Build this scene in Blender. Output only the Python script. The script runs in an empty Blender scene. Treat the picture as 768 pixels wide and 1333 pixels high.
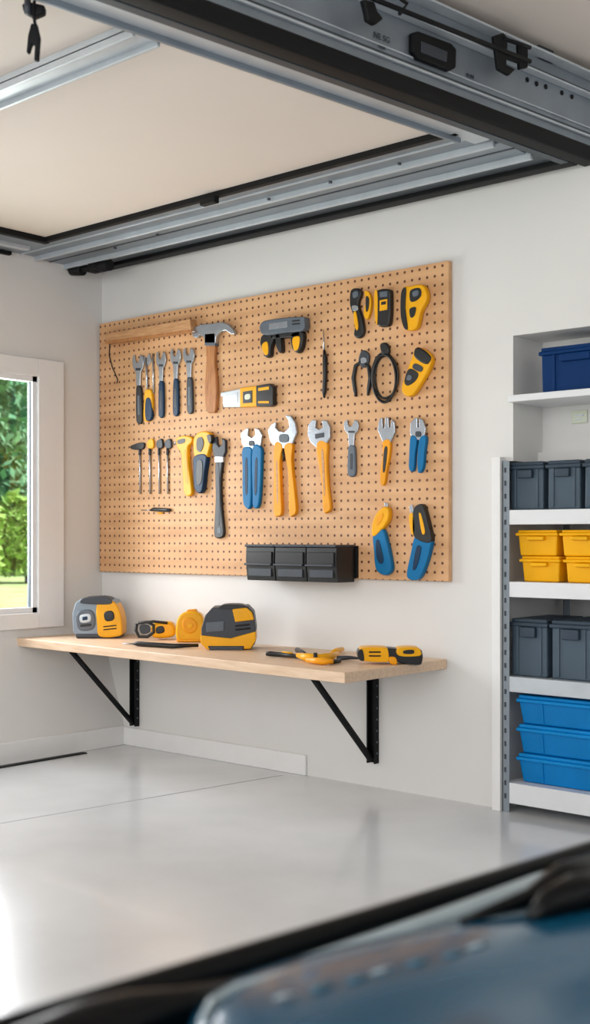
import bpy, math, random, bmesh
from mathutils import Vector, Matrix
random.seed(4)
F=1565.0; CX=384.0; HY=700.0
CAM=Vector((5.652,-4.68,1.22)); R=Vector((.7518,.6595,0)); FW=Vector((-.6595,.7518,0))
scene=bpy.context.scene
try: scene.view_settings.view_transform='Standard'
except Exception: pass
def ray(u,v): return R*((u-CX)/F)+FW+Vector((0,0,(HY-v)/F))
def hit(u,v,P,N):
    d=ray(u,v); return CAM+d*((Vector(P)-CAM).dot(N)/d.dot(N))
def onY(u,v,y): return hit(u,v,(0,y,0),Vector((0,1,0)))
def onX(u,v,x): return hit(u,v,(x,0,0),Vector((1,0,0)))
def onZ(u,v,z): return hit(u,v,(0,0,z),Vector((0,0,1)))
def lin(c): return tuple(((x/255)/12.92 if x/255<=.04045 else ((x/255+.055)/1.055)**2.4) for x in c)+(1,)
# ---------------- materials
M={}
def mat(name,c,rough=.5,metal=0,var=.06,scale=12,coat=0,stretch=None,bump=0,c2=None,spec=.5):
    if name in M: return M[name]
    m=bpy.data.materials.new(name); m.use_nodes=True; nt=m.node_tree; b=nt.nodes['Principled BSDF']
    tc=nt.nodes.new('ShaderNodeTexCoord'); mp=nt.nodes.new('ShaderNodeMapping')
    if stretch: mp.inputs['Scale'].default_value=stretch
    nz=nt.nodes.new('ShaderNodeTexNoise'); nz.inputs['Scale'].default_value=scale; nz.inputs['Detail'].default_value=5
    cr=nt.nodes.new('ShaderNodeValToRGB'); a=lin(c); d=lin(c2) if c2 else tuple(x*(1-var*2) for x in a[:3])+(1,)
    cr.color_ramp.elements[0].color=d; cr.color_ramp.elements[1].color=a
    cr.color_ramp.elements[0].position=.3; cr.color_ramp.elements[1].position=.65
    nt.links.new(tc.outputs['Object'],mp.inputs[0]); nt.links.new(mp.outputs[0],nz.inputs['Vector'])
    nt.links.new(nz.outputs['Fac'],cr.inputs[0]); nt.links.new(cr.outputs[0],b.inputs['Base Color'])
    b.inputs['Roughness'].default_value=rough; b.inputs['Metallic'].default_value=metal
    b.inputs['Coat Weight'].default_value=coat; b.inputs['Specular IOR Level'].default_value=spec
    if bump:
        bp=nt.nodes.new('ShaderNodeBump'); bp.inputs['Strength'].default_value=bump; bp.inputs['Distance'].default_value=.01
        nt.links.new(nz.outputs['Fac'],bp.inputs['Height']); nt.links.new(bp.outputs[0],b.inputs['Normal'])
    M[name]=m; return m
WALL=mat('wall_paint',(225,224,222),.8,var=.012,scale=3)
TRIM=mat('trim_paint',(236,236,236),.5,var=.01)
CEIL=mat('ceiling_paint',(222,212,204),.8,var=.01,scale=2)
FLOOR=mat('polished_concrete',(218,220,222),.2,var=.07,scale=1.6,coat=.15)
CREAM=mat('door_panel_cream',(224,213,204),.7,var=.012,scale=2)
STEEL=mat('steel',(190,197,206),.22,.85,scale=20)
TRACK=mat('galvanised_track',(140,150,160),.38,.45,scale=8)
TRACKL=mat('light_track',(198,205,212),.4,.3,scale=8)
TRACKD=mat('dark_track',(72,80,88),.45,.4,scale=8)
BLACK=mat('black_plastic',(24,25,28),.38,scale=20)
RUB=mat('black_metal',(10,12,15),.6,0,spec=.25)
GREY=mat('grey_plastic',(92,102,114),.45)
SHELL=mat('blue_grey_shell',(136,152,168),.4)
DGREY=mat('dark_grey_plastic',(52,58,68),.45)
YEL=mat('yellow_plastic',(248,178,8),.36,scale=9,spec=.35)
ORA=mat('orange_yellow_grip',(246,164,12),.38,scale=9,spec=.35)
BLUE=mat('blue_grip',(0,112,168),.4,scale=9,spec=.25)
NAVY=mat('navy_plastic',(12,50,82),.4,spec=.3)
BIN=mat('slate_bin',(76,92,106),.45,scale=6,spec=.3)
BINL=mat('slate_lid',(56,70,84),.45,scale=6,spec=.3)
BTOTE=mat('blue_tote',(0,126,198),.42,scale=6,spec=.25)
BLID=mat('blue_lid',(0,138,212),.42,scale=6,spec=.25)
NTOTE=mat('navy_tote',(0,50,104),.5,scale=6,spec=.15)
YBIN=mat('yellow_bin',(252,184,0),.42,scale=6,spec=.3)
WOOD=mat('light_wood',(230,202,174),.45,c2=(214,182,150),scale=5,stretch=(1.2,14,14))
WOODH=mat('handle_wood',(190,128,74),.5,c2=(160,100,54),scale=12,stretch=(6,6,1))
WOODP=mat('plank_wood',(206,158,112),.5,c2=(184,132,88),scale=12,stretch=(1,8,8))
WHITE=mat('white_metal',(230,232,235),.4,var=.01)
LABEL=mat('pale_label',(222,228,208),.5)
def pegmat():
    m=mat('pegboard_wood',(220,172,126),.55,c2=(202,152,106),scale=6,stretch=(.5,4,3)); nt=m.node_tree; b=nt.nodes['Principled BSDF']
    tc=nt.nodes.new('ShaderNodeTexCoord'); sc=nt.nodes.new('ShaderNodeVectorMath'); sc.operation='SCALE'; sc.inputs['Scale'].default_value=1/.0432
    fr=nt.nodes.new('ShaderNodeVectorMath'); fr.operation='FRACTION'
    su=nt.nodes.new('ShaderNodeVectorMath'); su.operation='SUBTRACT'; su.inputs[1].default_value=(.5,.5,.5)
    mu=nt.nodes.new('ShaderNodeVectorMath'); mu.operation='MULTIPLY'; mu.inputs[1].default_value=(1,0,1)
    le=nt.nodes.new('ShaderNodeVectorMath'); le.operation='LENGTH'
    lt=nt.nodes.new('ShaderNodeMath'); lt.operation='LESS_THAN'; lt.inputs[1].default_value=.158
    mx=nt.nodes.new('ShaderNodeMix'); mx.data_type='RGBA'; mx.inputs['B'].default_value=lin((98,54,30))
    src=b.inputs['Base Color'].links[0].from_socket
    L=nt.links.new
    L(tc.outputs['Object'],sc.inputs[0]);L(sc.outputs[0],fr.inputs[0]);L(fr.outputs[0],su.inputs[0]);L(su.outputs[0],mu.inputs[0]);L(mu.outputs[0],le.inputs[0])
    L(le.outputs['Value'],lt.inputs[0]);L(lt.outputs[0],mx.inputs['Factor']);L(src,mx.inputs['A']);L(mx.outputs['Result'],b.inputs['Base Color'])
    return m
PEG=pegmat()
# ---------------- building helpers
def link(o): scene.collection.objects.link(o)
def meta(o,label,cat,group=None,kind=None):
    o['label']=label; o['category']=cat
    if group:o['group']=group
    if kind:o['kind']=kind
def thing(name,loc,label,cat,group=None):
    e=bpy.data.objects.new(name,None); e.location=loc; e.empty_display_size=.05; link(e); meta(e,label,cat,group); return e
def mk(name,verts,faces,m,parent=None,bev=0,smooth=False,seg=2):
    me=bpy.data.meshes.new(name); me.from_pydata([tuple(v) for v in verts],[],faces); me.validate()
    bm=bmesh.new(); bm.from_mesh(me); bmesh.ops.recalc_face_normals(bm,faces=bm.faces)
    bm.to_mesh(me); bm.free()
    me.materials.append(m)
    o=bpy.data.objects.new(name,me); link(o)
    if parent:
        o.parent=parent; o.matrix_parent_inverse=Matrix.Translation(-parent.location)
    if bev:
        b=o.modifiers.new('bevel','BEVEL'); b.width=bev; b.segments=seg; b.limit_method='ANGLE'; b.angle_limit=math.radians(35)
        for p in me.polygons: p.use_smooth=True
        o.modifiers.new('wn','WEIGHTED_NORMAL')
    if smooth:
        for p in me.polygons: p.use_smooth=True
    return o
def cuboid(x0,x1,y0,y1,z0,z1,V,Fc):
    n=len(V)
    V+= [(x0,y0,z0),(x1,y0,z0),(x1,y1,z0),(x0,y1,z0),(x0,y0,z1),(x1,y0,z1),(x1,y1,z1),(x0,y1,z1)]
    Fc+=[tuple(n+i for i in f) for f in ((0,3,2,1),(4,5,6,7),(0,1,5,4),(1,2,6,5),(2,3,7,6),(3,0,4,7))]
def boxes(name,L,m,parent=None,bev=0):
    V=[];Fc=[]
    for b in L: cuboid(*b,V,Fc)
    return mk(name,V,Fc,m,parent,bev)
def smoothpts(P,k=4):
    n=len(P);out=[]
    for i in range(n):
        p0,p1,p2,p3=[Vector(P[(i+j-1)%n]) for j in range(4)]
        for s in range(k):
            t=s/k
            out.append(.5*((2*p1)+(-p0+p2)*t+(2*p0-5*p1+4*p2-p3)*t*t+(-p0+3*p1-3*p2+p3)*t**3))
    return out
def poly(name,pts,P,N,thick,m,parent=None,bev=None,sm=False):
    if sm: pts=smoothpts(pts)
    N=Vector(N).normalized()
    f=[hit(p[0],p[1],P,N) for p in pts]; n=len(f)
    V=f+[p-N*thick for p in f]
    Fc=[tuple(range(n)),tuple(range(2*n-1,n-1,-1))]+[(i,(i+1)%n,n+(i+1)%n,n+i) for i in range(n)]
    return mk(name,V,Fc,m,parent,bev if bev is not None else min(thick*.3,.005))
def tube(name,pts,rad,m,parent=None,n=10,cyc=False,flat=False):
    pts=[Vector(p) for p in pts]; k=len(pts)
    if not hasattr(rad,'__len__'): rad=[rad]*k
    V=[];Fc=[];up=None
    for i,p in enumerate(pts):
        a=pts[(i-1)%k] if (cyc or i>0) else p; b=pts[(i+1)%k] if (cyc or i<k-1) else p
        t=(b-a).normalized()
        if up is None:
            up=Vector((0,1,0)) if abs(t.y)<.9 else Vector((1,0,0))
        up=(up-t*up.dot(t)).normalized(); s=t.cross(up)
        for j in range(n):
            an=2*math.pi*j/n; V.append(p+(up*math.cos(an)+s*math.sin(an))*rad[i])
    for i in range(k if cyc else k-1):
        for j in range(n):
            a=i*n+j;b=i*n+(j+1)%n;c=((i+1)%k)*n+(j+1)%n;d=((i+1)%k)*n+j; Fc.append((a,b,c,d))
    if not cyc: Fc+= [tuple(range(n)),tuple(range(k*n-n,k*n))]
    o=mk(name,V,Fc,m,parent,smooth=True)
    if flat:
        for p in o.data.polygons:
            if len(p.vertices)>4: p.use_smooth=False
    return o
def text(name,s,size,m,P,right,up,parent,ext=.001):
    c=bpy.data.curves.new(name,'FONT'); c.body=s; c.size=size; c.extrude=ext; c.align_x='CENTER'; c.align_y='CENTER'
    t=bpy.data.objects.new('tmp',c); link(t); bpy.context.view_layer.update()
    me=bpy.data.meshes.new_from_object(t.evaluated_get(bpy.context.evaluated_depsgraph_get())); bpy.data.objects.remove(t)
    right=Vector(right).normalized(); up=Vector(up).normalized(); nn=right.cross(up)
    mt=Matrix((right,up,nn)).transposed().to_4x4(); mt.translation=Vector(P); me.transform(mt)
    me.materials.clear(); me.materials.append(m)
    o=bpy.data.objects.new(name,me); link(o)
    if parent: o.parent=parent; o.matrix_parent_inverse=Matrix.Translation(-parent.location)
    return o
def struct(o): o['kind']='structure'; return o
# ---------------- room shell
CH=3.2
BZ=.655; BT=.046
xo=onY(656,700,0).x; xn=onY(668,700,0).x
zn0=onY(668,600,0).z; zn1=onY(668,437,0).z; XE=4.0
wb=[(-.2,xo,0,.12,0,CH),(xo,xn,0,.12,zn0,CH),(xn,XE,0,.12,zn1,CH),(XE,7.6,0,.12,0,CH),
    (xo-.05,xo,.12,.6,0,zn0+.05),(xo-.05,XE+.05,.6,.66,0,zn0+.05),(XE,XE+.05,.12,.6,0,zn1+.05),
    (xn-.05,xn,.12,.26,zn0,zn1+.05),(xn-.05,XE,.26,.32,zn0,zn1+.05),(xn,XE,.12,.26,zn1,zn1+.05),(xo,XE,.22,.6,zn0,zn0+.05)]
struct(boxes('wall_back',wb,WALL))
wy0=onX(47,700,0).y; wy1=-2.0; wz1=onX(50,491,0).z; wz0=onX(50,797,0).z
KX=.204; WX=-.06
V=[];Fc=[]
for b in [(WX,0,wy0,.12,0,CH),(WX,0,-6.2,wy1,0,CH),(WX,0,wy1,wy0,0,wz0),(WX,0,wy1,wy0,wz1,CH)]: cuboid(*b,V,Fc)
k=len(V); V+=[(0,-6.2,0),(KX,-6.2,0),(KX,-6.2,.112),(0,-6.2,.66),(0,0,0),(KX,0,0),(KX,0,.112),(0,0,.66)]
Fc+=[tuple(k+i for i in f) for f in ((0,1,2,3),(7,6,5,4),(1,5,6,2),(2,6,7,3),(0,4,5,1),(0,3,7,4))]
struct(mk('wall_left',V,Fc,WALL))
struct(boxes('wall_right',[(7.5,7.7,-6.2,.12,0,CH)],WALL))
struct(boxes('floor',[(-.2,7.7,-9,.66,-.1,0)],FLOOR))
struct(boxes('ceiling',[(-.2,7.7,-6.2,.66,CH,CH+.1)],CEIL))
xb=onY(400,700,0).x
struct(boxes('baseboard_back',[(KX,xb,-.016,0,0,.105)],TRIM,bev=.004))
struct(boxes('baseboard_left',[(KX,KX+.016,-6.2,-.016,0,.115)],TRIM,bev=.004))
a=onZ(0,1072,0.0); b=onZ(368,1009,0.0)
d=(b-a).normalized(); nn=Vector((-d.y,d.x,0))*.0028
struct(mk('trim_1',[a-nn,b-nn,b+nn,a+nn,a-nn+Vector((0,0,.001)),b-nn+Vector((0,0,.001)),b+nn+Vector((0,0,.001)),a+nn+Vector((0,0,.001))],[(0,1,2,3),(4,5,6,7),(0,1,5,4),(2,3,7,6)],mat('joint',(160,164,170),.6)))
vy1=onX(110,986,KX+.06).y
e=thing('floor_drain',(KX+.07,-1.2,0),'black metal slot drain in the concrete beside the wall','drain')
boxes('grate',[(KX+.045,KX+.085,-2.4,vy1,0,.006)],RUB,e,.002)
# window
win=bpy.data.objects.new('window_1',None); win.location=(0,(wy0+wy1)/2,wz0); link(win); meta(win,'white framed window looking onto lawn and trees','window',kind='structure')
cy0=onX(80,700,0).y; cz1=onX(80,472,0).z; cz0=onX(80,815,0).z; cw=abs(wy0-cy0)
boxes('casing',[(0,.025,wy0,wy0+cw,cz0,cz1),(0,.025,wy1-cw,wy1,cz0,cz1),(0,.025,wy1,wy0,wz1,cz1),(0,.03,wy1,wy0,cz0,wz0)],TRIM,win,.004)
s=.03
boxes('sash',[(-.04,.008,wy0-s,wy0+.02,wz0,wz1),(-.04,.008,wy1-.02,wy1+s,wz0,wz1),(-.04,.008,wy1,wy0,wz1-s,wz1+.02),(-.04,.008,wy1,wy0,wz0-.02,wz0+s),(-.04,-.005,(wy1+wy0)/2-.02,(wy1+wy0)/2+.02,wz0,wz1)],WHITE,win,0)
boxes('glazing_gasket',[(-.030,-.012,wy0-s-.006,wy0-s,wz0+s,wz1-s)],GREY,win,0)
g=bpy.data.materials.new('window_glass'); g.use_nodes=True; nt=g.node_tree; nt.nodes.clear()
o_=nt.nodes.new('ShaderNodeOutputMaterial'); mx=nt.nodes.new('ShaderNodeMixShader'); tr=nt.nodes.new('ShaderNodeBsdfTransparent'); gl=nt.nodes.new('ShaderNodeBsdfGlossy'); gl.inputs['Roughness'].default_value=.02
mx.inputs[0].default_value=.03; nt.links.new(tr.outputs[0],mx.inputs[1]); nt.links.new(gl.outputs[0],mx.inputs[2]); nt.links.new(mx.outputs[0],o_.inputs[0])
boxes('pane',[(-.024,-.02,wy1,wy0-.005,wz0,wz1)],g,win)
# outside
GRASS=mat('grass',(192,212,146),.9,c2=(166,196,114),scale=1.5)
lawn=boxes('lawn',[(-90,-.25,-40,70,-.14,-.1)],GRASS); meta(lawn,'sunlit mown green lawn outside the window','lawn',kind='stuff')
LEAF=mat('leaf',(142,188,142),.7,c2=(84,138,104),scale=.8,spec=.2)
LEAF2=mat('leaf_light',(174,206,110),.7,c2=(128,172,92),scale=.8,spec=.2)
BARK=mat('bark',(90,72,56),.9)
def tree(u,dist,h,r,lm,n=3000,leaf=.26,lo=.08):
    dd=ray(u,700); base=CAM+dd*dist; base.z=-.1
    e=thing('tree',base,'leafy green tree standing at the edge of the lawn','tree','trees behind the lawn')
    tube('trunk',[base,base+Vector((0,0,h*.35)),base+Vector((0,.1,h*.7))],[r*.09,r*.07,r*.03],BARK,e)
    V=[];Fc=[]
    blobs=[(Vector((random.uniform(-.6,.6)*r,random.uniform(-.6,.6)*r,h*random.uniform(lo,.92))),r*random.uniform(.3,.5)) for _ in range(26)]
    for i in range(n):
        c,br=random.choice(blobs); v=Vector((random.gauss(0,1),random.gauss(0,1),random.gauss(0,1))).normalized()*br*random.uniform(.8,1.05)
        p=base+c+v; p.z=max(p.z,.3)
        a=Vector((random.gauss(0,1),random.gauss(0,1),random.gauss(0,1))).normalized()*leaf; b=a.cross(Vector((random.random(),random.random(),random.random()))).normalized()*leaf*.6
        k=len(V); V+=[p-a,p+b,p+a,p-b]; Fc.append((k,k+1,k+2,k+3))
    f=mk('foliage',V,Fc,lm,e); f['kind']='stuff'
for (u,dst,h,r,lm) in [(-190,44,10,2.6,LEAF),(-16,42,8.2,2.4,LEAF),(62,50,9.5,2.6,LEAF),(15,59,11.5,3.4,LEAF),(190,44,10,2.6,LEAF),(36,35,2.4,1.0,LEAF2),(-40,34,2.2,.9,LEAF2)]:
    tree(u,dst,h,r,lm)
# ---------------- ceiling door tracks
ZT=2.82
A=Vector((2.951,-2.291,0)); E=Vector((.114,.9935,0)); NR=Vector((.9935,-.114,0))
def rp(a,o,z): return A+E*a+NR*o+Vector((0,0,z))
def rbox(name,L,m,parent,bev=.003):
    V=[];Fc=[]
    for (a0,a1,o0,o1,z0,z1) in L:
        k=len(V)
        V+=[rp(a0,o0,z0),rp(a1,o0,z0),rp(a1,o1,z0),rp(a0,o1,z0),rp(a0,o0,z1),rp(a1,o0,z1),rp(a1,o1,z1),rp(a0,o1,z1)]
        Fc+=[tuple(k+i for i in f) for f in ((0,3,2,1),(4,5,6,7),(0,1,5,4),(1,2,6,5),(2,3,7,6),(3,0,4,7))]
    return mk(name,V,Fc,m,parent,bev)
door=thing('overhead_garage_door',(1.7,-2,ZT),'open overhead garage door with cream panels held under the ceiling','garage door')
ye=-4.0
V=[(.36,-.66,ZT+.02),(3.02,-.66,ZT+.02),(2.60,ye,ZT+.02),(.36,ye,ZT+.02)]; V+=[(x,y,ZT+.06) for x,y,z in V]
mk('panel',V,[(0,1,2,3),(4,5,6,7),(0,1,5,4),(1,2,6,5),(2,3,7,6),(3,0,4,7)],CREAM,door)
boxes('strut',[(.36,2.79,-2.19,-2.07,ZT-.01,ZT+.02),(.36,2.79,-2.19,-2.175,ZT-.03,ZT),(.36,2.79,-2.085,-2.07,ZT-.03,ZT)],TRACKL,door,.003)
boxes('seal',[(.36,3.0,-.70,-.67,ZT-.005,ZT+.03)],RUB,door)
bt=thing('garage_door_track',(1.6,-.35,ZT),'grey galvanised metal door track fixed along the wall top','door track','overhead door tracks')
boxes('channel',[(.0,3.04,-.67,-.50,ZT+.005,ZT+.03)],TRACK,bt,.004)
boxes('channel',[(.0,3.08,-.48,-.29,ZT-.005,ZT+.02)],TRACK,bt,.004)
boxes('lip',[(.0,3.05,-.500,-.482,ZT-.02,ZT+.02)],TRACKL,bt,.003)
boxes('lip',[(.0,3.10,-.29,-.270,ZT-.03,ZT+.02)],TRACKL,bt,.003)
boxes('lip',[(.0,3.04,-.60,-.592,ZT-.002,ZT+.008)],TRACKL,bt,.001)
boxes('inner_web',[(.0,3.14,-.265,-.12,ZT+.0,ZT+.03)],TRACKD,bt,.004)
boxes('seal',[(.0,3.19,-.12,-.05,ZT-.02,ZT+.03)],RUB,bt,.006)
boxes('seal',[(.0,3.08,-.395,-.385,ZT-.008,ZT+.0)],TRACKD,bt,0)
boxes('bracket',[(.05,.2,-.62,-.05,ZT+.03,CH)],TRACKD,bt)
boxes('bracket',[(1.6,1.66,-.6,-.05,ZT+.03,CH)],TRACKD,bt)
p=onZ(272,265,ZT-.03); boxes('roller_plate',[(p.x-.05,p.x+.05,p.y-.015,p.y+.02,ZT-.035,ZT)],RUB,bt,.006)
for u,v in ((150,322),(205,305),(350,258),(430,236),(520,212)):
    c=onZ(u,v,ZT-.008); tube('bolt',[c,c-Vector((0,0,.008))],.009,TRACKD,bt,n=10)
lt=thing('garage_door_track',(.2,-2,ZT),'grey metal side track of the overhead door','door track','overhead door tracks')
boxes('channel',[(.02,.16,ye,-.67,ZT,ZT+.03)],TRACK,lt,.004)
boxes('channel',[(.20,.33,ye,-.67,ZT,ZT+.03)],TRACK,lt,.004)
boxes('lip',[(.16,.20,ye,-.67,ZT-.02,ZT+.02)],TRACKL,lt,.004)
boxes('seal',[(.33,.37,ye,-.67,ZT-.01,ZT+.03)],RUB,lt,.004)
boxes('seal',[(0,.03,ye,-.67,ZT-.02,ZT+.03)],RUB,lt,.004)
boxes('bracket',[(.05,.15,-1.2,-1.1,ZT+.03,CH)],TRACKD,lt)
P0=onY(105,345,-.22); hg=thing('corner_roller_hinge',P0,'black steel roller hinge at the corner of the door tracks','hinge')
for k,(u0,v0,u1,v1,r) in enumerate([(74,340,142,338,.016),(80,349,128,350,.018),(120,346,143,345,.032),(60,330,84,338,.014),(94,352,108,352,.03)]):
    tube('arm',[onY(u0,v0,-.25),onY(u1,v1,-.25)],r,RUB,hg,n=14,flat=True)
tube('pin',[onY(105,325,-.25),onY(105,350,-.25)],.012,STEEL,hg)
rt=thing('garage_door_track',rp(1,0,ZT),'heavy grey steel door track with black seal and stamped markings','door track','overhead door tracks')
rbox('inner_flange',[(-1.9,1.75,-.165,-.02,ZT-.005,ZT+.02)],TRACKL,rt)
rbox('flange_edge',[(-1.9,1.65,-.17,-.155,ZT-.025,ZT+.02)],TRACK,rt)
rbox('flange_edge',[(-1.9,2.2,-.06,-.02,ZT-.02,ZT+.03)],TRACKD,rt)
rbox('seal',[(-1.9,2.30,-.02,.06,ZT-.02,ZT+.045)],RUB,rt,.012)
rbox('web',[(-1.9,2.30,.0,.03,ZT+.04,ZT+.33)],TRACK,rt)
rbox('ridge',[(-1.9,2.30,.03,.045,ZT+.085,ZT+.095)],TRACKL,rt)
rbox('ridge',[(-1.9,2.30,.03,.038,ZT+.125,ZT+.130)],TRACKL,rt,.001)
rbox('ridge',[(-1.9,2.30,.03,.070,ZT+.25,ZT+.258)],TRACKL,rt)
rbox('ridge',[(-1.9,2.30,.0,.085,ZT+.33,ZT+.34)],TRACKL,rt)
rbox('groove',[(-1.9,2.30,.03,.034,ZT+.262,ZT+.285)],TRACKD,rt,0)
rbox('groove',[(-1.9,2.30,.03,.034,ZT+.098,ZT+.108)],TRACKD,rt,0)
rbox('hanger',[(-.9,-.8,0,.04,ZT+.33,CH)],TRACKD,rt)
rbox('hanger',[(1.9,2.0,0,.04,ZT+.33,CH)],TRACKD,rt)
def rpx(u,v,o): return hit(u,v,rp(0,o,0),NR)
tube('torsion_rod',[rpx(455,-14,.12),rpx(560,28,.12),rpx(690,80,.12)],.009,RUB,rt)
tube('torsion_rod',[rpx(655,50,.12),rpx(690,62,.12)],.008,RUB,rt)
tube('torsion_rod',[rpx(520,18,.12),rpx(530,5,.12),rpx(510,-10,.12)],.007,RUB,rt)
def rpoly(n,pts,o,t,m,bev=.006): return poly(n,pts,rp(0,o,0),NR,t,m,rt,bev)
rpoly('bracket',[(474,-2),(488,2),(492,14),(500,24),(490,32),(480,26),(478,14)],.12,.025,RUB)
rpoly('bracket',[(644,46),(656,42),(662,50),(660,84),(672,90),(664,98),(650,90)],.12,.02,RUB)
rpoly('bracket',[(676,56),(688,60),(688,88),(678,90)],.12,.02,RUB)
rpoly('bracket',[(654,64),(686,76),(684,84),(656,74)],.12,.02,RUB)
rpoly('latch',[(538,42),(545,40),(588,56),(595,64),(594,88),(586,92),(545,76),(538,66)],.056,.025,RUB,.006)
rpoly('latch',[(549,53),(583,67),(582,81),(549,68)],.060,.008,DGREY,.003)
for (u,v) in [(655,92),(686,104),(698,109),(710,113),(731,121),(744,126)]:
    c=rpx(u,v,.03); tube('bolt',[c-NR*.004,c+NR*.004],.010,RUB,rt,n=12)
ct=rpx(497,49,.034); text('stamped_marking','NE SG',.03,TRACKD,ct,E,(0,0,1),rt)
ct=rpx(497,61,.034); text('stamped_marking','IIIEIII',.018,TRACKD,ct,E,(0,0,1),rt)
ct=rpx(612,99,.034); text('stamped_marking','III S8II',.018,TRACKD,ct,E,(0,0,1),rt)
# release cord
q=onZ(45,8,ZT-.02); NC=-FW
rc=thing('release_handle',q,'black emergency release handle hanging on a short cord','handle')
PC=q
def cpx(u,v,P=None): return hit(u,v,P or PC,NC)
poly('clip',[(28,4),(40,2),(58,6),(58,16),(44,22),(30,14)],PC,NC,.03,RUB,rc,.006)
tube('cord',[cpx(45,-6),cpx(44,20),cpx(46,34)],.005,RUB,rc)
poly('grip',[(40,30),(48,30),(52,48),(50,78),(44,78),(45,58),(42,56),(38,68),(34,68),(36,46)],PC,NC,.02,RUB,rc,.005)
tube('bolt',[cpx(36,0),cpx(36,18)],.01,DGREY,rc)
# ---------------- pegboard
y0=-.03
pc=[onY(135,422,y0),onY(584,337,y0),onY(584,760,y0),onY(135,742,y0)]
px0=.012; px1=pc[1].x; pz1=(pc[0].z+pc[1].z)/2; pz0=(pc[2].z+pc[3].z)/2
pb=boxes('pegboard',[(px0,px1,y0,-.001,pz0,pz1)],PEG,None,.003); meta(pb,'large light wood pegboard with rows of holes mounted on the wall','pegboard')
NY=Vector((0,-1,0)); K=.7
def tool(name,label,cat,parts,group='tools hung on the pegboard'):
    c=parts[0][2][0]; loc=onY(c[0],c[1],y0)
    e=thing(name,loc,label,cat,group)
    for prt in parts:
        n,kind,pts,m=prt[:4]; lift=(prt[4] if len(prt)>4 else .0)*K; th=prt[5] if len(prt)>5 else .02
        if kind=='t':
            r=prt[5] if len(prt)>5 else .005; yy=y0+.001-lift-(max(r) if hasattr(r,'__len__') else r)
            tube(n,[onY(p[0],p[1],yy) for p in pts],r,m,e)
        else:
            th*=K; back=y0+.0012-lift
            poly(n,pts,(0,back-th,0),NY,th,m,e,sm=(kind=='s'),bev=min(th*.42,.008) if kind=='s' else min(th*.3,.004))
    return e
def TP(tpl,cx,top,w,h,ang=0):
    c,s_=math.cos(math.radians(ang)),math.sin(math.radians(ang)); out=[]
    for x,y in tpl:
        X=x*w;Y=y*h; out.append((cx+X*c-Y*s_,top+X*s_+Y*c))
    return out
HEAD=[(-.5,.10),(-.44,.03),(-.27,0),(-.24,.08),(-.1,.125),(.05,.11),(.14,.05),(.2,0),(.42,.03),(.5,.12),(.42,.2),(.22,.26),(.14,.55),(-.14,.55),(-.22,.26),(-.44,.19)]
HAND=[(-.17,.46),(.17,.46),(.25,.6),(.27,.9),(.17,1),(-.17,1),(-.27,.9),(-.25,.6)]
SLOT=[(-.08,.60),(.08,.60),(.08,.88),(-.08,.88)]
KN=[(-.2,.2),(.2,.2),(.2,.235),(-.2,.235)]
def wrench(cx,top,w,h,hm,label,name='adjustable_wrench',ang=0):
    tool(name,label,'wrench',[('jaw','p',TP(HEAD,cx,top,w,h,ang),STEEL,.004,.016),('knurl','p',TP(KN,cx,top,w,h,ang),DGREY,.02,.004),('handle','s',TP(HAND,cx,top,w,h,ang),hm,.0,.026),('handle_inlay','p',TP(SLOT,cx,top,w,h,ang),GREY if hm is BLACK or hm is DGREY else DGREY,.024,.004)])
wrench(179,461,15,90,BLACK,'steel adjustable wrench with black handle hanging on the pegboard',ang=-1)
wrench(209,457,13,86,NAVY,'steel wrench with dark handle hanging on the pegboard')
wrench(228,453,14,88,NAVY,'steel wrench with navy grip hanging on the pegboard')
wrench(245,452,15,86,DGREY,'steel adjustable wrench with grey handle hanging on the pegboard',ang=-1)
wrench(457,546,20,74,GREY,'short steel adjustable wrench with slate grey handle')
tool('screwdriver','screwdriver with yellow and dark handle beside the wrenches','screwdriver',[('shaft','t',[(190,466),(192,512)],STEEL,.004,.006),('tip','p',[(186,462),(190,466),(194,459),(197,470),(193,476),(188,472)],STEEL,0,.014),('handle','s',[(188,508),(196,508),(198,522),(197,543),(191,549),(186,544),(187,522)],YEL,0,.03),('band','s',[(189,520),(196,520),(197,544),(189,546)],NAVY,.004,.03),('shaft','t',[(199,460),(200,512)],STEEL,.004,.005)])
tool('hand_plane_board','long pale wooden float board resting on pegs','wooden board',[('board','p',[(137,434),(247,415),(249,431),(137,447)],WOODP,.0,.075),('edge_strip','p',[(137,444),(249,429),(249,432),(137,448)],WOODH,.075,.004)])
tool('hanging_cord','thin black cord with a dark tip hanging under the board','cord',[('cord','t',[(143,447),(142,462),(146,478),(153,494),(152,499)],BLACK,.004,.003)])
tool('claw_hammer','claw hammer with wooden handle and steel head','hammer',[('handle','s',[(268,443),(279,443),(279,470),(282,505),(280,534),(275,537),(268,534),(266,505),(268,470)],WOODH,.0,.035),
 ('head','p',[(249,429),(252,426),(257,424),(260,422),(275,421),(288,419),(297,422),(304,430),(305,435),(301,435),(293,430),(286,432),(281,438),(280,447),(266,447),(265,439),(260,436),(256,440),(251,439)],STEEL,.004,.04),
 ('cheek','p',[(266,434),(280,433),(280,450),(266,450)],GREY,.0,.044)])
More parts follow.
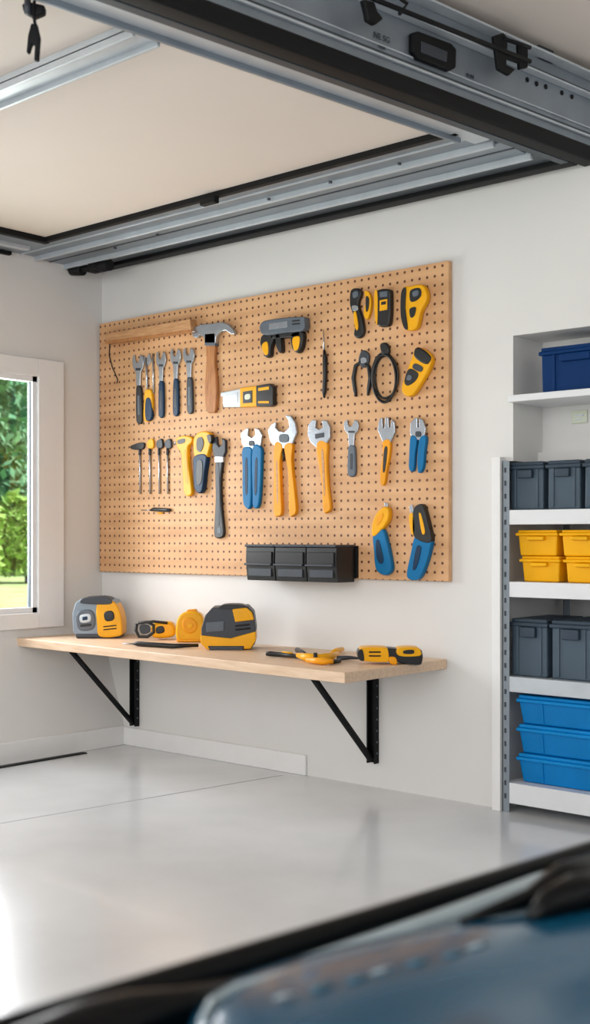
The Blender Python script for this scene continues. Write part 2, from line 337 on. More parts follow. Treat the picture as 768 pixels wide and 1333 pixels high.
tool('heat_tool','grey and black power tool with yellow grips hanging on the pegboard','power tool',[
 ('body','s',[(339,421),(350,416),(392,412),(396,417),(394,430),(370,433),(345,436),(338,431)],GREY,.01,.06),
 ('badge','p',[(350,421),(374,418),(374,426),(350,429)],STEEL,.07,.003),
 ('vent','p',[(380,417),(390,416),(390,418),(380,419)],BLACK,.07,.003),('vent','p',[(380,421),(390,420),(390,422),(380,423)],BLACK,.07,.003),
 ('grip','s',[(341,436),(353,434),(356,440),(352,452),(351,463),(345,465),(341,456),(338,446)],BLACK,.0,.05),
 ('grip_pad','s',[(342,446),(348,445),(349,460),(344,462),(340,452)],YEL,.03,.024),
 ('trigger','s',[(358,436),(364,435),(366,455),(363,459),(359,450)],BLACK,.0,.05),
 ('frame','p',[(352,432),(390,429),(390,438),(352,441)],BLACK,.0,.05),
 ('front_grip','s',[(379,433),(393,431),(393,448),(388,459),(381,456),(378,446)],BLACK,.0,.05),
 ('grip_pad','s',[(380,440),(390,438),(388,454),(382,456)],YEL,.03,.024)])
tool('spirit_level','silver and yellow torpedo level with black end','level',[
 ('silver_end','p',[(287,511),(313,506),(313,530),(287,530)],TRACKL,0,.04),
 ('label_window','p',[(290,515),(309,511),(309,524),(290,526)],STEEL,.04,.003),
 ('rail','p',[(287,516),(290,516),(290,530),(287,530)],WOODP,.03,.014),
 ('yellow_body','p',[(312,505),(334,502),(334,529),(312,530)],YEL,0,.046),
 ('vial','p',[(316,510),(328,508),(328,524),(316,525)],DGREY,.044,.006),
 ('bubble','s',[(319,514),(325,513),(325,519),(319,520)],LABEL,.05,.003),
 ('end_cap','p',[(333,502),(351,499),(355,504),(355,527),(351,529),(333,529)],BLACK,0,.05),
 ('yellow_stripe','p',[(336,505),(350,503),(350,507),(336,509)],YEL,.05,.003),
 ('yellow_stripe','p',[(336,522),(350,522),(350,525),(336,525)],YEL,.05,.003)])
tool('awl','slim steel awl with black handle','awl',[('shaft','t',[(421,429),(422,460)],STEEL,.006,[.002,.005]),('handle','t',[(422,456),(423,466),(423,490),(422,510),(422,518)],BLACK,.0,[.006,.013,.011,.011,.005])])
tool('wire_cutter','black wire cutter with yellow trim','cutter',[('handle','s',[(456,378),(465,375),(470,381),(466,396),(471,414),(473,432),(467,440),(460,436),(462,418),(455,398)],BLACK,0,.035),('ring','s',[(459,381),(465,379),(466,385),(460,388)],GREY,.034,.004),('trim','s',[(458,398),(465,398),(465,404),(459,404)],STEEL,.034,.005),('trim','s',[(460,408),(463,406),(466,424),(464,430),(461,422)],YEL,.03,.012)])
tool('utility_knife','yellow utility knife with black edge','knife',[('body','s',[(474,379),(480,381),(483,392),(481,408),(477,416),(473,408),(476,392)],YEL,0,.03),('grip','s',[(476,386),(480,389),(479,402),(476,405)],BLACK,.028,.008)])
tool('laser_measure','black laser measure with yellow side','measuring tool',[('body','s',[(489,379),(505,376),(508,384),(507,418),(501,425),(490,422),(487,400)],BLACK,0,.045),('side','s',[(487,382),(491,381),(491,420),(488,416)],YEL,.01,.038),('keypad','p',[(494,391),(504,389),(504,403),(494,405)],YEL,.044,.004),('key','p',[(496,393),(502,392),(502,396),(496,397)],BLACK,.048,.003),('screen','p',[(494,380),(504,379),(504,386),(494,387)],GREY,.044,.004)])
tool('stud_finder','yellow and black handheld stud finder','measuring tool',[('body','s',[(523,376),(534,372),(548,370),(554,377),(555,390),(547,406),(542,426),(532,430),(524,426),(521,408)],YEL,0,.05),('grip','s',[(522,380),(528,375),(527,400),(530,427),(525,426),(521,408)],BLACK,.01,.048),('screen','s',[(534,378),(546,375),(548,384),(542,391),(534,392)],BLACK,.048,.006),('display','s',[(537,380),(544,378),(544,384),(538,386)],GREY,.054,.003),('keypad','s',[(533,402),(541,400),(539,411),(534,413)],BLACK,.048,.006)])
tool('slip_pliers','black handled pliers with small steel jaws','pliers',[('jaw','s',[(466,470),(469,458),(474,456),(480,462),(478,476),(470,478)],DGREY,.004,.02),('handle','t',[(472,470),(463,476),(460,492),(462,508),(464,516)],BLACK,.0,[.008,.010,.011,.010,.006]),('handle','t',[(474,470),(480,478),(482,492),(480,506),(479,515)],BLACK,.0,[.008,.010,.011,.010,.006]),('pivot','s',[(470,466),(476,466),(476,472),(470,472)],STEEL,.024,.004)])
ce=tool('coiled_cable','coiled black cable hung on a peg','cable',[('plug','s',[(494,448),(502,446),(506,456),(502,464),(496,460)],BLACK,0,.03)])
for k,(rx,ry,dx,dy) in enumerate([(16,32,1,0),(14,28,3,0),(17,28,2,-1),(15,31,1,2)]):
    tube('coil',[onY(499+dx+rx*math.cos(t*math.pi/16),491+dy+ry*math.sin(t*math.pi/16),y0-.006-.007*k) for t in range(32)],.0052,BLACK,ce,cyc=True)
tool('multimeter','yellow handheld multimeter with black top hung at a tilt','measuring tool',[('body','s',[(541,452),(552,455),(561,464),(559,478),(548,498),(537,514),(527,515),(522,506),(528,486),(536,464)],YEL,0,.05),('cap','s',[(541,452),(552,456),(560,465),(556,474),(546,471),(538,463)],BLACK,.008,.05),('grip','s',[(532,480),(544,486),(540,496),(530,502),(526,496)],BLACK,.045,.01),('display','s',[(540,473),(550,478),(547,484),(537,479)],DGREY,.05,.005),('key','s',[(531,488),(536,490),(534,495),(529,494)],GREY,.055,.004)])
for i,x in enumerate((182,195,207,218)):
    tool('hex_key_driver','thin steel shafted driver with dark cross handle','screwdriver',[('shaft','t',[(x,582),(x+.5,643)],STEEL,.004,.0055),('collar','t',[(x,584),(x,592)],DGREY,.002,.008),('crossbar','s',[(x-13,581),(x-4,577),(x+4,576),(x+5,581),(x+2,585),(x-10,585)] if i==0 else [(x-4,575),(x+1,571),(x+4,573),(x+4,583),(x-3,583)],(BLACK,YEL,BLACK,DGREY)[i],0,.022)])
tool('bit_driver','short bit driver with black and brass ends','driver',[('shaft','t',[(184,664),(200,664)],STEEL,.002,.003),('handle','t',[(196,664),(200,663),(218,664),(222,664)],BLACK,0,[.006,.011,.011,.008]),('collar','t',[(206,668),(212,668)],YEL,0,.005)])
tool('bar_clamp','yellow curved pistol clamp','clamp',[('body','s',[(229,571),(238,567),(249,569),(249,576),(244,583),(245,605),(248,628),(249,642),(244,646),(239,640),(237,612),(235,590),(230,582)],YEL,0,.04),('slot','s',[(231,573),(240,571),(240,576),(232,578)],BLACK,.038,.004),('pad','s',[(239,590),(242,590),(245,626),(241,626)],ORA,.038,.004),('screw','t',[(230,576),(226,577)],STEEL,.006,.006)])
tool('tape_cutter','yellow bodied cutter with black blade guard and navy grip','cutter',[('head','s',[(256,564),(266,561),(274,565),(274,575),(271,588),(266,602),(256,603),(252,592),(251,574)],YEL,0,.045),('grip','s',[(252,594),(268,592),(266,614),(263,638),(257,642),(252,634),(251,612)],NAVY,0,.05),('pad','s',[(256,602),(263,601),(262,626),(256,630)],BLACK,.05,.004),('guard','s',[(256,572),(262,569),(265,577),(261,588),(256,585)],BLACK,.044,.006),('knob','s',[(269,567),(274,566),(275,574),(272,577)],BLACK,.02,.04)])
tool('pipe_wrench','long slim black pipe wrench','wrench',[('jaw','p',[(276,584),(277,573),(281,568),(282,578),(285,582),(289,578),(288,570),(293,573),(293,588),(288,600),(280,600)],DGREY,0,.03),('collar','p',[(279,594),(290,594),(290,602),(279,602)],STEEL,.004,.03),('handle','s',[(280,600),(289,600),(287,625),(288,660),(291,692),(288,700),(280,700),(278,690),(280,650)],BLACK,0,.03),('channel','s',[(282,610),(285,610),(286,676),(283,676)],DGREY,.028,.004),('hang_hole','s',[(283,687),(287,687),(287,694),(283,694)],GREY,.028,.004)])
tool('joint_pliers','steel headed pliers with wide blue grips','pliers',[('jaw','p',[(314,576),(313,564),(319,558),(323,557),(322,566),(327,570),(332,566),(331,557),(337,559),(341,566),(339,580),(333,588),(320,588)],STEEL,.006,.022),('pivot','s',[(324,574),(330,574),(330,580),(324,580)],DGREY,.028,.005),('grip','s',[(315,584),(327,583),(327,600),(326,658),(317,658),(315,640),(315,610)],BLUE,0,.036),('grip','s',[(328,583),(339,582),(340,600),(337,655),(329,660),(328,640)],BLUE,0,.036),('inlay','s',[(319,600),(322,600),(322,640),(319,640)],NAVY,.034,.004),('inlay','s',[(332,600),(335,600),(334,640),(331,640)],NAVY,.034,.004)])
tool('pump_pliers','large pump pliers with long yellow handles','pliers',[('jaw','p',[(348,560),(353,552),(359,549),(358,556),(363,561),(370,562),(376,556),(375,547),(370,540),(378,541),(384,550),(386,563),(381,576),(376,584),(360,584),(351,574)],STEEL,.006,.026),('pivot','s',[(364,566),(374,566),(374,575),(364,575)],GREY,.032,.006),('handle','s',[(357,578),(367,580),(364,600),(365,640),(366,667),(361,672),(356,667),(356,620)],ORA,0,.036),('handle','s',[(370,580),(380,578),(379,600),(383,640),(385,664),(381,671),(376,668),(375,620),(372,598)],ORA,0,.036),('spring','t',[(368,584),(370,600)],BLACK,.01,.006),('inlay','s',[(359,604),(361,604),(362,650),(360,650)],WOODP,.034,.003)])
tool('spud_wrench','steel adjustable wrench with long yellow handle','wrench',[('jaw','p',[(400,566),(401,553),(406,546),(411,547),(410,556),(415,559),(420,556),(418,547),(425,547),(429,556),(429,570),(423,580),(412,583),(404,576)],STEEL,.006,.026),('handle','s',[(411,578),(425,576),(425,600),(427,635),(430,660),(426,667),(420,665),(418,630)],ORA,0,.034),('knurl','p',[(410,565),(421,563),(421,569),(410,571)],DGREY,.032,.005),('inlay','s',[(418,590),(421,590),(423,640),(421,640)],WOODP,.033,.003)])
tool('fork_pliers','small pliers with pronged steel jaws and yellow handle','pliers',[('jaw','p',[(491,560),(493,546),(497,543),(498,556),(500,557),(501,543),(505,543),(506,556),(508,556),(509,545),(513,549),(514,562),(507,578),(499,578)],STEEL,.004,.022),('handle','s',[(498,575),(507,573),(507,590),(503,612),(500,630),(495,630),(495,612),(498,592)],ORA,0,.03),('pad','s',[(500,584),(504,584),(501,612),(498,612)],BLACK,.028,.005)])
tool('tin_snips','steel tin snips with bright blue grips','snips',[('jaw','p',[(533,564),(534,550),(540,543),(543,544),(543,556),(545,556),(545,544),(550,546),(554,558),(551,573),(538,573)],STEEL,.004,.024),('pivot','s',[(541,562),(547,562),(547,568),(541,568)],DGREY,.028,.005),('grip','s',[(534,568),(542,571),(540,590),(538,612),(532,611),(532,595)],BLUE,0,.034),('grip','s',[(546,571),(554,568),(552,590),(550,610),(544,615),(543,595)],BLUE,0,.034)])
tool('trim_knife','folding trim knife with yellow top and blue handle','knife',[('handle','s',[(485,694),(497,688),(503,705),(508,728),(509,742),(501,749),(489,742),(486,718)],BLUE,0,.045),('head','s',[(488,670),(498,660),(505,662),(505,676),(496,690),(485,699),(483,686)],YEL,0,.05),('slot','s',[(490,676),(497,668),(498,674),(491,684)],ORA,.05,.003),('blade','p',[(500,654),(504,655),(506,668),(501,668)],STEEL,.01,.01),('pad','s',[(489,706),(493,704),(499,728),(495,734),(490,726)],NAVY,.044,.005)])
tool('curved_cutter','black, yellow and blue curved handled cutter','knife',[('handle','s',[(540,698),(552,702),(561,702),(556,728),(546,752),(535,755),(529,748),(534,722)],BLUE,0,.045),('head','s',[(538,662),(546,656),(551,660),(557,682),(561,704),(551,706),(538,698),(536,680)],BLACK,0,.05),('blade','p',[(532,660),(536,656),(540,672),(536,676)],STEEL,.01,.01),('accent','s',[(532,672),(537,668),(540,686),(538,697),(534,690)],YEL,.005,.045),('accent','s',[(545,670),(548,670),(553,692),(549,694)],YEL,.048,.005),('pad','s',[(542,712),(548,714),(542,738),(537,740)],NAVY,.044,.005)])
# bin rack
yf=-.19; zt=onY(380,709,yf).z; zb=onY(380,757,yf).z
xs=[onY(u,730,yf).x for u in (319,357,398,438)]
rr=boxes('bin_rail',[(xs[0]-.01,xs[3]+.01,-.045,-.029,zb+.02,zt-.005)],RUB,None,.003); meta(rr,'black metal mounting rail for small bins on the pegboard','rail')
H=zt-zb
def pbin(x0,x1,grp='small black parts bins'):
    e=thing('parts_bin',((x0+x1)/2,(yf-.045)/2,zb),'black plastic parts drawer bin hooked under the pegboard','storage bin',grp)
    pr=[(yf+.012,zb),(-.0445,zb),(-.0445,zt-.012),(yf+.004,zt-.012),(yf-.0,zb+H*.55)]
    n=len(pr); V=[(x0,a,b) for a,b in pr]+[(x1,a,b) for a,b in pr]
    mk('body',V,[tuple(range(n)),tuple(range(n,2*n))]+[(i,(i+1)%n,n+(i+1)%n,n+i) for i in range(n)],BLACK,e,.004)
    boxes('top_rim',[(x0-.002,x1+.002,yf-.006,-.0445,zt-.012,zt)],DGREY,e,.003)
    boxes('drawer_front',[(x0+.010,x1-.010,yf-.008,yf+.02,zb+H*.46,zb+H*.80)],BLACK,e,.004)
    boxes('pull_lip',[(x0+.006,x1-.006,yf-.020,yf+.01,zb+H*.42,zb+H*.48)],DGREY,e,.003)
    boxes('label_holder',[(x0+.02,x1-.02,yf-.0,yf+.012,zb+.022,zb+H*.34)],DGREY,e,.002)
for i in range(3): pbin(xs[i]+.003,xs[i+1]-.003)
# ---------------- workbench
bx1=2.49
wbn=thing('wall_workbench',(1.2,-.35,BZ-BT),'pale wood wall mounted workbench on black brackets','workbench')
V=[(.0,-.62,BZ-BT),(bx1,-.76,BZ-BT),(bx1,0,BZ-BT),(0,0,BZ-BT),(0,-.62,BZ),(bx1,-.76,BZ),(bx1,0,BZ),(0,0,BZ)]
mk('worktop',V,[(0,3,2,1),(4,5,6,7),(0,1,5,4),(1,2,6,5),(2,3,7,6),(3,0,4,7)],WOOD,wbn,.004)
for u in (178,488):
    x=onY(u,900,0).x; zb2=.12
    boxes('bracket',[(x-.026,x-.018,-.035,-.001,zb2,BZ-BT),(x+.018,x+.026,-.035,-.001,zb2,BZ-BT),(x-.026,x+.026,-.006,-.001,zb2,BZ-BT),(x-.02,x+.02,-.50,-.001,BZ-BT-.024,BZ-BT-.001)],RUB,wbn,.002)
    tube('brace',[(x-.004,-.03,zb2+.02),(x-.004,-.475,BZ-BT-.02)],.016,RUB,wbn,n=8)
    for k in range(8):
        z_=zb2+.05+k*.055; tube('bolt',[(x+.024,-.018,z_),(x+.028,-.018,z_)],.005,GREY,wbn,n=8)
def bt_tool(name,label,cat,u,v,parts,dy=0,group=None):
    P=onZ(u,v,BZ+.001); e=thing(name,P,label,cat,group)
    for prt in parts:
        n,k,pts,m,off,th=prt
        pts=[(a,b+dy) for a,b in pts]
        PP=P-FW*off
        if k=='t': tube(n,[hit(a,b,PP,NC) for a,b in pts],th,m,e)
        else: poly(n,pts,PP,NC,th,m,e,sm=(k=='s'),bev=min(th*.4,.018) if k=='s' else .006)
    return e
bt_tool('portable_power_unit','pale blue grey and yellow rounded portable power unit on the workbench','power unit',127,831,[
 ('body','p',[(95,816),(94,792),(98,778),(106,772),(138,771),(150,776),(157,792),(159,812),(156,821),(100,822)],SHELL,0,.2),
 ('side_cover','s',[(126,779),(140,774),(150,778),(157,792),(159,812),(156,821),(130,822),(126,806)],YEL,.012,.18),
 ('handle','s',[(104,777),(110,771),(136,770),(146,776),(140,780),(112,779)],DGREY,.016,.15),
 ('front_panel','s',[(100,790),(121,788),(123,811),(102,813)],GREY,.008,.03),
 ('display','s',[(104,794),(117,792),(118,802),(105,804)],TRACKL,.012,.02),
 ('screen','p',[(107,796),(114,795),(114,800),(107,801)],NAVY,.015,.01),
 ('key_row','p',[(104,806),(119,804.5),(119,808),(104,809.5)],BLACK,.011,.01),
 ('button','s',[(135,790),(147,788),(149,800),(137,802)],BLACK,.016,.03),
 ('vent','p',[(134,808),(152,806),(152,808),(134,810)],BLACK,.014,.01),('vent','p',[(134,812),(152,810),(152,812),(134,814)],BLACK,.014,.01),
 ('foot','p',[(98,818),(157,818),(156,824),(99,824)],DGREY,.004,.19)],7)
bt_tool('safety_goggles','yellow and black safety goggles on the workbench','goggles',205,833,[
 ('frame','t',[(178,806),(177,815),(181,823),(192,823),(200,817),(200,808),(192,804),(180,805)],BLACK,0,.009),
 ('strap','t',[(182,805),(200,803),(218,805)],BLACK,.0,.008),
 ('housing','s',[(197,808),(208,804),(222,804),(228,812),(226,822),(212,825),(198,823)],YEL,0,.09),
 ('lens','s',[(203,811),(212,809),(214,817),(204,819)],BLACK,.006,.02),
 ('lens','s',[(182,808),(194,808),(195,817),(184,819)],DGREY,.0,.01)],6)
bt_tool('tape_measure','bright yellow tape measure standing on the workbench','tape measure',246,836,[
 ('case','s',[(230,826),(229,808),(233,796),(242,791),(256,791),(264,798),(265,815),(263,829),(245,830)],YEL,0,.11),
 ('dial','s',[(238,801),(248,798),(256,804),(256,814),(247,819),(238,813)],ORA,.006,.02),
 ('hub','s',[(244,806),(250,805),(250,811),(245,812)],YEL,.009,.01),
 ('clip','p',[(243,788),(255,787),(258,793),(243,794)],ORA,-.02,.06),
 ('base_pad','p',[(229,826),(262,826),(261,830),(230,830)],ORA,.006,.09)],6)
bt_tool('tool_case','dark grey and yellow boxy tool case on the workbench','tool case',297,846,[
 ('body','p',[(262,832),(262,812),(267,795),(276,785),(322,783),(330,791),(333,812),(332,832),(326,839),(270,840)],DGREY,0,.2),
 ('upper_cover','p',[(302,787),(321,785),(328,791),(331,801),(306,804)],YEL,.006,.19),
 ('lower_band','p',[(261,821),(300,825),(333,816),(333,828),(326,839),(270,840),(261,832)],YEL,.008,.2),
 ('base_inset','p',[(270,835),(318,835),(316,842),(274,842)],DGREY,.014,.15),
 ('handle','s',[(284,786),(292,781),(314,781),(322,785),(312,788),(290,788)],BLACK,.0,.12),
 ('latch','p',[(268,804),(292,802),(292,816),(268,818)],GREY,.006,.03),
 ('vent','p',[(306,808),(326,806),(326,808),(306,810)],BLACK,.006,.01),('vent','p',[(306,813),(326,811),(326,813),(306,815)],BLACK,.006,.01)],6)
NZ=Vector((0,0,1))
def flat(name,label,cat,parts):
    c=parts[0][2][0]; e=thing(name,onZ(c[0],c[1],BZ),label,cat)
    for n,k,pts,m,th in parts:
        if k=='t':
            r=max(th) if hasattr(th,'__len__') else th
            tube(n,[onZ(a,b,BZ+r+.001) for a,b in pts],th,m,e)
        else: poly(n,pts,(0,0,BZ+th+.001),NZ,th,m,e,sm=(k=='s'),bev=min(th*.4,.006))
    return e
flat('marking_knife','slim black marking tool lying on the workbench','knife',[('body','t',[(173,838),(180,838),(225,841),(258,840)],BLACK,[.006,.013,.013,.009]),('tip','t',[(160,838),(174,838)],STEEL,[.002,.005])])
flat('folding_pliers','pliers with black and yellow handles lying on the workbench','pliers',[
 ('handle','t',[(346,851),(352,851),(375,853),(398,856)],BLACK,[.009,.013,.010,.009]),('collar','t',[(368,851.5),(380,853)],YEL,.014),
 ('handle','t',[(387,846),(393,849),(402,856)],BLACK,[.013,.012,.010]),
 ('body','t',[(388,853),(400,856),(418,857),(432,854),(440,851)],YEL,[.012,.02,.02,.018,.010]),
 ('grip','t',[(400,859),(420,861),(434,861)],ORA,[.012,.016,.010]),
 ('pivot','t',[(408,856),(413,856)],BLACK,.023)])
flat('combination_pliers','open pliers with yellow grip and steel jaws lying on the workbench','pliers',[
 ('grip','t',[(432,850),(438,847),(446,845)],YEL,[.010,.014,.010]),('grip','t',[(430,862),(442,860)],BLACK,[.010,.010]),('jaw','t',[(440,857),(455,856),(468,857)],DGREY,[.012,.009,.005])])
bt_tool('cordless_driver','yellow and black cordless driver lying on the workbench','power tool',508,865,[
 ('body','s',[(468,842),(476,839),(500,839),(505,842),(506,856),(500,858),(476,857),(468,854)],YEL,0,.11),
 ('nose','s',[(466,844),(472,842),(474,856),(467,854)],BLACK,.004,.1),
 ('vent','p',[(480,844),(496,844),(496,846),(480,846)],BLACK,.004,.01),('vent','p',[(480,849),(496,849),(496,851),(480,851)],BLACK,.004,.01),
 ('grip','s',[(500,841),(520,841),(545,841),(550,846),(550,857),(545,862),(524,860),(512,856),(500,857)],BLACK,-.005,.1),
 ('battery','s',[(518,840),(542,839),(548,844),(546,850),(520,850)],YEL,.004,.1),
 ('latch','s',[(526,843),(538,842),(538,847),(526,847)],BLACK,.008,.02),
 ('trigger','s',[(506,852),(515,852),(517,861),(508,860)],ORA,.006,.04)],4)
# ---------------- shelving unit
su=thing('shelving_unit',((xo+XE)/2,.2,0),'white and grey metal shelving unit built into the alcove','shelving unit')
sx0=onY(655,700,-.03).x; sx1=XE-.05
def zz(v): return onY(660,v,-.03).z
shel=[(zz(683),zz(664)),(zz(777),zz(757)),(zz(900),zz(880)),(.04,zz(1018))]
for i,(z0_,z1_) in enumerate(shel):
    boxes('shelf',[(sx0+.008,sx1,-.025,.5,z1_-.02,z1_),(sx0+.012,sx1,-.035,-.02,z0_,z1_)],TRACKL if i==2 else WHITE,su,.003)
boxes('side_panel',[(onY(640,800,-.05).x,sx0-.004,-.05,-.001,.0,onY(645,595,-.05).z)],TRIM,su,.003)
for (xx,yy,s1) in ((sx0,-.036,1),(sx1-.01,-.036,-1),(sx0+.03,.46,1),(sx1-.01,.46,-1)):
    boxes('post',[(xx,xx+.035*s1,yy,yy+.004,0,zz(600)) if s1>0 else (xx-.035,xx,yy,yy+.004,0,zz(600)),(xx,xx+.004,yy,yy+.04,0,zz(600))],TRACK,su,.001)
for k in range(26):
    zk=.06+k*.058
    if zk<zz(610): boxes('slot',[(sx0+.010,sx0+.020,-.0375,-.0362,zk,zk+.022)],DGREY,su)
def tote(name,x0,x1,yf,D,z0,z1,bm_,lm_,label,cat,grp,tap=.08,lidh=.03,ribs=True,hand=True):
    e=thing(name,((x0+x1)/2,yf+D/2,z0),label,cat,grp); w=x1-x0; t=tap*w*.5; zt_=z1-lidh
    V=[(x0+t,yf+t,z0),(x1-t,yf+t,z0),(x1-t,yf+D-t,z0),(x0+t,yf+D-t,z0),(x0+.008,yf+.008,zt_),(x1-.008,yf+.008,zt_),(x1-.008,yf+D-.008,zt_),(x0+.008,yf+D-.008,zt_)]
    mk('body',V,[(0,3,2,1),(4,5,6,7),(0,1,5,4),(1,2,6,5),(2,3,7,6),(3,0,4,7)],bm_,e,.008)
    boxes('lid',[(x0,x1,yf-.004,yf+D+.004,zt_-.004,zt_+lidh*.45),(x0+.008,x1-.008,yf+.006,yf+D-.006,zt_+lidh*.4,z1)],lm_,e,.005)
    h=z1-z0
    if hand:
        boxes('handle',[(x0+w*.3,x0+w*.7,yf-.014,yf+.02,zt_-h*.2,zt_-.006)],lm_,e,.005)
    if ribs:
        for fx in (.2,.8):
            xx=x0+w*fx
            V=[(xx-.006,yf+t-.006,z0+.01),(xx+.006,yf+t-.006,z0+.01),(xx+.006,yf+.002,zt_),(xx-.006,yf+.002,zt_)]
            V+=[(a,b+.014,c) for a,b,c in V]
            mk('rib',V,[(0,1,2,3),(4,5,6,7),(0,1,5,4),(1,2,6,5),(2,3,7,6),(3,0,4,7)],bm_,e,.002)
    return e
def xf(u,y=0.0): return onY(u,700,y).x
st=[s_[1] for s_ in shel]
for u0,u1 in ((661,708),(710,756),(758,803)):
    tote('storage_bin',xf(u0),xf(u1),0,.3,st[0]+.001,onY(685,601,0).z,BIN,BINL,'slate grey lidded plastic bin on the top shelf','storage bin','small slate bins on the top shelf')
for (u0,u1) in ((671,726),(728,783)):
    h=(onY(690,690,0).z-st[1])/2
    tote('storage_bin',xf(u0+5),xf(u1+3),0,.3,st[1]+.001,st[1]+h-.001,YBIN,YBIN,'bright yellow plastic bin stacked on the shelf','storage bin','yellow bins stacked in pairs',.14,.022,False)
    tote('storage_bin',xf(u0),xf(u1),0,.3,st[1]+h,st[1]+2*h,YBIN,YBIN,'bright yellow plastic bin stacked on the shelf','storage bin','yellow bins stacked in pairs',.14,.022,False)
for u0,u1 in ((663,713),(715,772)):
    tote('storage_bin',xf(u0),xf(u1),0,.35,st[2]+.001,onY(690,806,0).z,BIN,BINL,'tall slate grey lidded plastic bin on the shelf','storage bin','tall slate bins')
h=(onY(700,907,0).z-st[3])/3
for k in range(3):
    tote('storage_tote',xf(672),xf(672)+.62,0,.38,st[3]+k*h+.001,st[3]+(k+1)*h,BTOTE,BLID,'wide flat bright blue lidded tote in a stack','storage tote','blue totes stacked on the bottom shelf',.07,.028,True,False)
zs1=onY(668,514,-.05).z; zs0=onY(668,523,-.05).z
ns=boxes('niche_shelf',[(xn+.002,XE,-.05,.255,zs0,zs1)],WHITE,None,.003); meta(ns,'white painted shelf board fitted in the wall niche','shelf')
tote('storage_tote',xf(701,-.02),xf(701,-.02)+.36,-.02,.24,zs1+.001,onY(705,453,-.02).z,NTOTE,NTOTE,'dark blue lidded tote on the niche shelf','storage tote',None,.06,.03,True,True)
pl=thing('wall_plate',onY(754,543,.255),'small pale wall plate inside the niche','wall plate')
poly('plate',[(744,535),(764,533),(764,550),(744,552)],(0,.25,0),NY,.009,LABEL,pl)
poly('marking',[(748,540),(760,539),(760,541),(748,542)],(0,.249,0),NY,.002,STEEL,pl,0); poly('marking',[(748,545),(757,544),(757,546),(748,547)],(0,.249,0),NY,.002,STEEL,pl,0)
# ---------------- car
CARB=mat('car_paint_blue',(10,70,98),.16,0,scale=3,coat=0,spec=.38)
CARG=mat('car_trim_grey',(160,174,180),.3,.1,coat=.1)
CARS=mat('car_reflection_tint',(74,112,130),.3,.1)  # pale teal standing in for reflections on the hood
CART=mat('car_fender_teal',(70,92,104),.16,0,spec=.7,coat=.2)
GLOSS=mat('gloss_black',(5,7,9),.3,spec=.15)
car=thing('car',(5.7,-3.6,0),'dark blue car parked nose toward the workbench wall','car')
zh=.80
def loft(name,rows,m,parent,sub=0):
    n=len(rows[0]);V=[];Fc=[]
    for r in rows: V+=r
    for i in range(len(rows)-1):
        for j in range(n-1): Fc.append((i*n+j,i*n+j+1,(i+1)*n+j+1,(i+1)*n+j))
    o=mk(name,V,Fc,m,parent,smooth=True)
    if sub:
        s_=o.modifiers.new('s','SUBSURF'); s_.levels=sub; s_.render_levels=sub
    return o
ys=[-4.9,-4.3,-4.0,-3.6,-3.2,-2.8,-2.5,-2.35,-2.28]
rows=[]
for y in ys:
    nz_=0 if y<-2.9 else (y+2.9)/.62; dr=.12*nz_**2; xi=.25*nz_**2.5
    rows.append([(4.83+xi*.4,y,.22),(4.80+xi*.5,y,.45),(4.80+xi,y,.70-dr*.5),(4.83+xi,y,.77-dr),(4.90+xi,y,.785-dr),(5.1,y,.79-dr),(5.7,y,.80-dr),(6.3,y,.79-dr),(6.50-xi,y,.785-dr),(6.58-xi,y,.70-dr*.5),(6.58-xi*.5,y,.45),(6.55-xi*.4,y,.22)])
loft('body',rows,CART,car,1)
a0=onZ(20,1346,zh); a1=onZ(790,1098,zh)
tube('window_seal',[a0+Vector((0,-.3,0)),a0,(a0+a1)/2,a1,a1+Vector((.03,.5,-.02))],[.021,.019,.013,.010,.009],GLOSS,car,n=14)
tube('window_seal',[a0+Vector((.07,-.3,0)),onZ(110,1352,zh),onZ(170,1330,zh),onZ(240,1312,zh),onZ(330,1276,zh)],[.03,.03,.026,.018,.006],GLOSS,car,n=14)
tube('chrome_band',[onZ(300,1282,zh-.004),onZ(420,1244,zh-.004),onZ(560,1202,zh-.004),onZ(700,1158,zh-.004),onZ(800,1126,zh-.004)],[.003,.006,.011,.018,.020],CARG,car,n=12)
edge=[(232,1420),(238,1345),(252,1308),(300,1274),(400,1246),(520,1218),(640,1198),(768,1176),(860,1156)]
rows=[]
for i,(u,v) in enumerate(edge):
    p=onZ(u,v,zh); r=[(p.x-.005,p.y+.004,zh-.03)]
    for fx in (0,.012,.03,.07,.14,.2,.26,.34,.45,.6,.9,1.2):
        cre=.012*math.exp(-((fx-.24)/.05)**2)
        r.append((p.x+fx,p.y-fx*.12,zh+.045*(1-math.exp(-fx*9))+ (0 if fx==0 else .004)-.05*fx*fx-cre))
    rows.append(r)
loft('hood',rows,CARB,car,2)
edge2=[(262,1330),(276,1304),(310,1284),(420,1258),(560,1228),(700,1206)]
tube('hood_crease',[onZ(u,v,zh+.018) for u,v in edge2],[.003,.004,.004,.004,.003,.002],CARG,car)
for k in range(7):  # glossy hood reflections imitated by thin light-coloured slivers
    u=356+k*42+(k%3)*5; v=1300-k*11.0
    tube('reflection_streak',[onZ(u,v,zh+.034),onZ(u+14,v-4,zh+.035),onZ(u+30,v-8,zh+.034)],[.0008,.0022,.0008],CARS if k%3 else CARG,car,n=8)
tube('wiper',[onZ(600,1200,.82),onZ(690,1168,.83),onZ(730,1142,.84),onZ(800,1118,.84)],[.004,.010,.016,.014],GLOSS,car,n=12)
tube('wiper',[onZ(690,1196,.83),onZ(716,1176,.84),(onZ(750,1164,.84)),onZ(800,1156,.84)],[.006,.016,.022,.020],GLOSS,car,n=12)
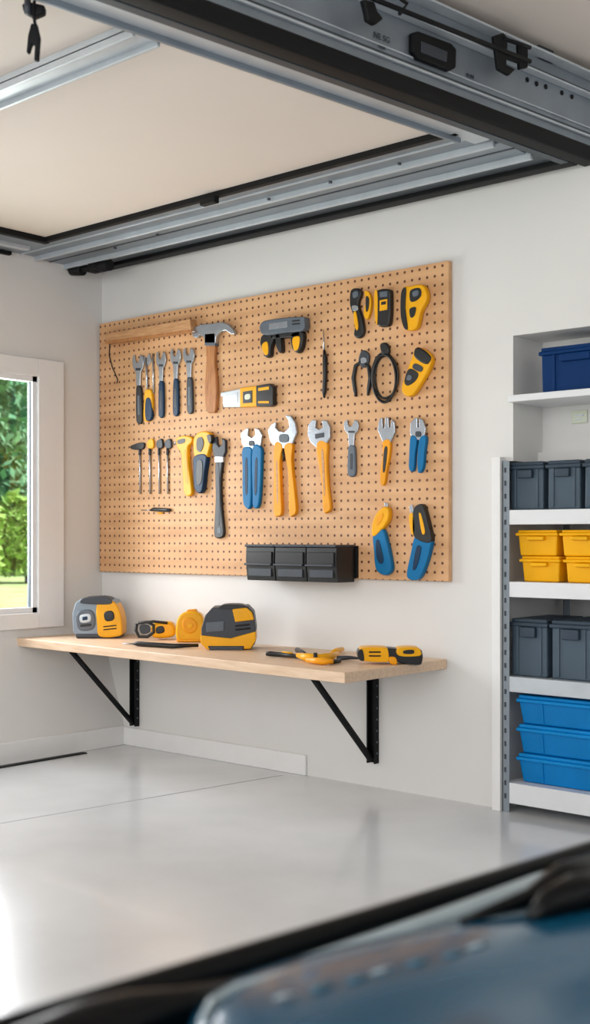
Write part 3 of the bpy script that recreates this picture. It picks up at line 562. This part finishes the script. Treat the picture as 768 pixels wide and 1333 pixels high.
for (x,y) in ((4.92,-2.95),(6.46,-2.95)):
    tube('tyre',[(x-.1,y,.3),(x+.1,y,.3)],.3,BLACK,car,n=28)
    tube('wheel_rim',[(x-.105,y,.3),(x+.105,y,.3)],.19,STEEL,car,n=20)
# ---------------- lights
def area(n,loc,tgt,sx,sy,pw,col=(1,1,1)):
    l=bpy.data.lights.new(n,'AREA'); l.shape='RECTANGLE'; l.size=sx; l.size_y=sy; l.energy=pw; l.color=col
    o=bpy.data.objects.new(n,l); o.location=loc; o.rotation_euler=(Vector(tgt)-Vector(loc)).to_track_quat('-Z','Y').to_euler(); link(o)
area('garage_opening_light',(3.6,-6.4,2.1),(2.6,0,1.3),5,2.2,112,(1,.99,.975))
area('window_light',(-.5,-1.25,1.6),(3,-2.2,.6),1.6,1.4,85,(.96,.98,1))
area('right_fill',(7.2,-3.0,2.2),(1,-1,1.2),2.5,1.6,12,(.97,.985,1))
sun=bpy.data.lights.new('sun','SUN'); sun.energy=5.5; sun.angle=.03; so=bpy.data.objects.new('sun',sun); so.rotation_euler=Vector((-.55,-.25,-.75)).to_track_quat('-Z','Y').to_euler(); link(so)
w=bpy.data.worlds.new('world'); scene.world=w; w.use_nodes=True; nt=w.node_tree; bg=nt.nodes['Background']
sk=nt.nodes.new('ShaderNodeTexSky'); sk.sky_type='HOSEK_WILKIE'; sk.turbidity=4; sk.sun_direction=Vector((.55,.25,.75)).normalized()
mxx=nt.nodes.new('ShaderNodeMix'); mxx.data_type='RGBA'; mxx.inputs['Factor'].default_value=.85; mxx.inputs['B'].default_value=(.98,.99,1.0,1)
nt.links.new(sk.outputs[0],mxx.inputs['A']); nt.links.new(mxx.outputs['Result'],bg.inputs['Color']); bg.inputs['Strength'].default_value=1.06
# ---------------- camera
cd=bpy.data.cameras.new('camera'); co=bpy.data.objects.new('camera',cd); link(co); co.location=CAM
co.rotation_euler=(math.radians(90),0,math.atan2(.6595,.7518))
cd.sensor_fit='VERTICAL'; cd.sensor_height=36; cd.sensor_width=36*768/1333; cd.lens=F/1333*36; cd.shift_y=33.5/1333
cd.clip_start=.05; cd.clip_end=300
cd.dof.use_dof=True; cd.dof.focus_distance=5.9; cd.dof.aperture_fstop=3.2
scene.camera=co
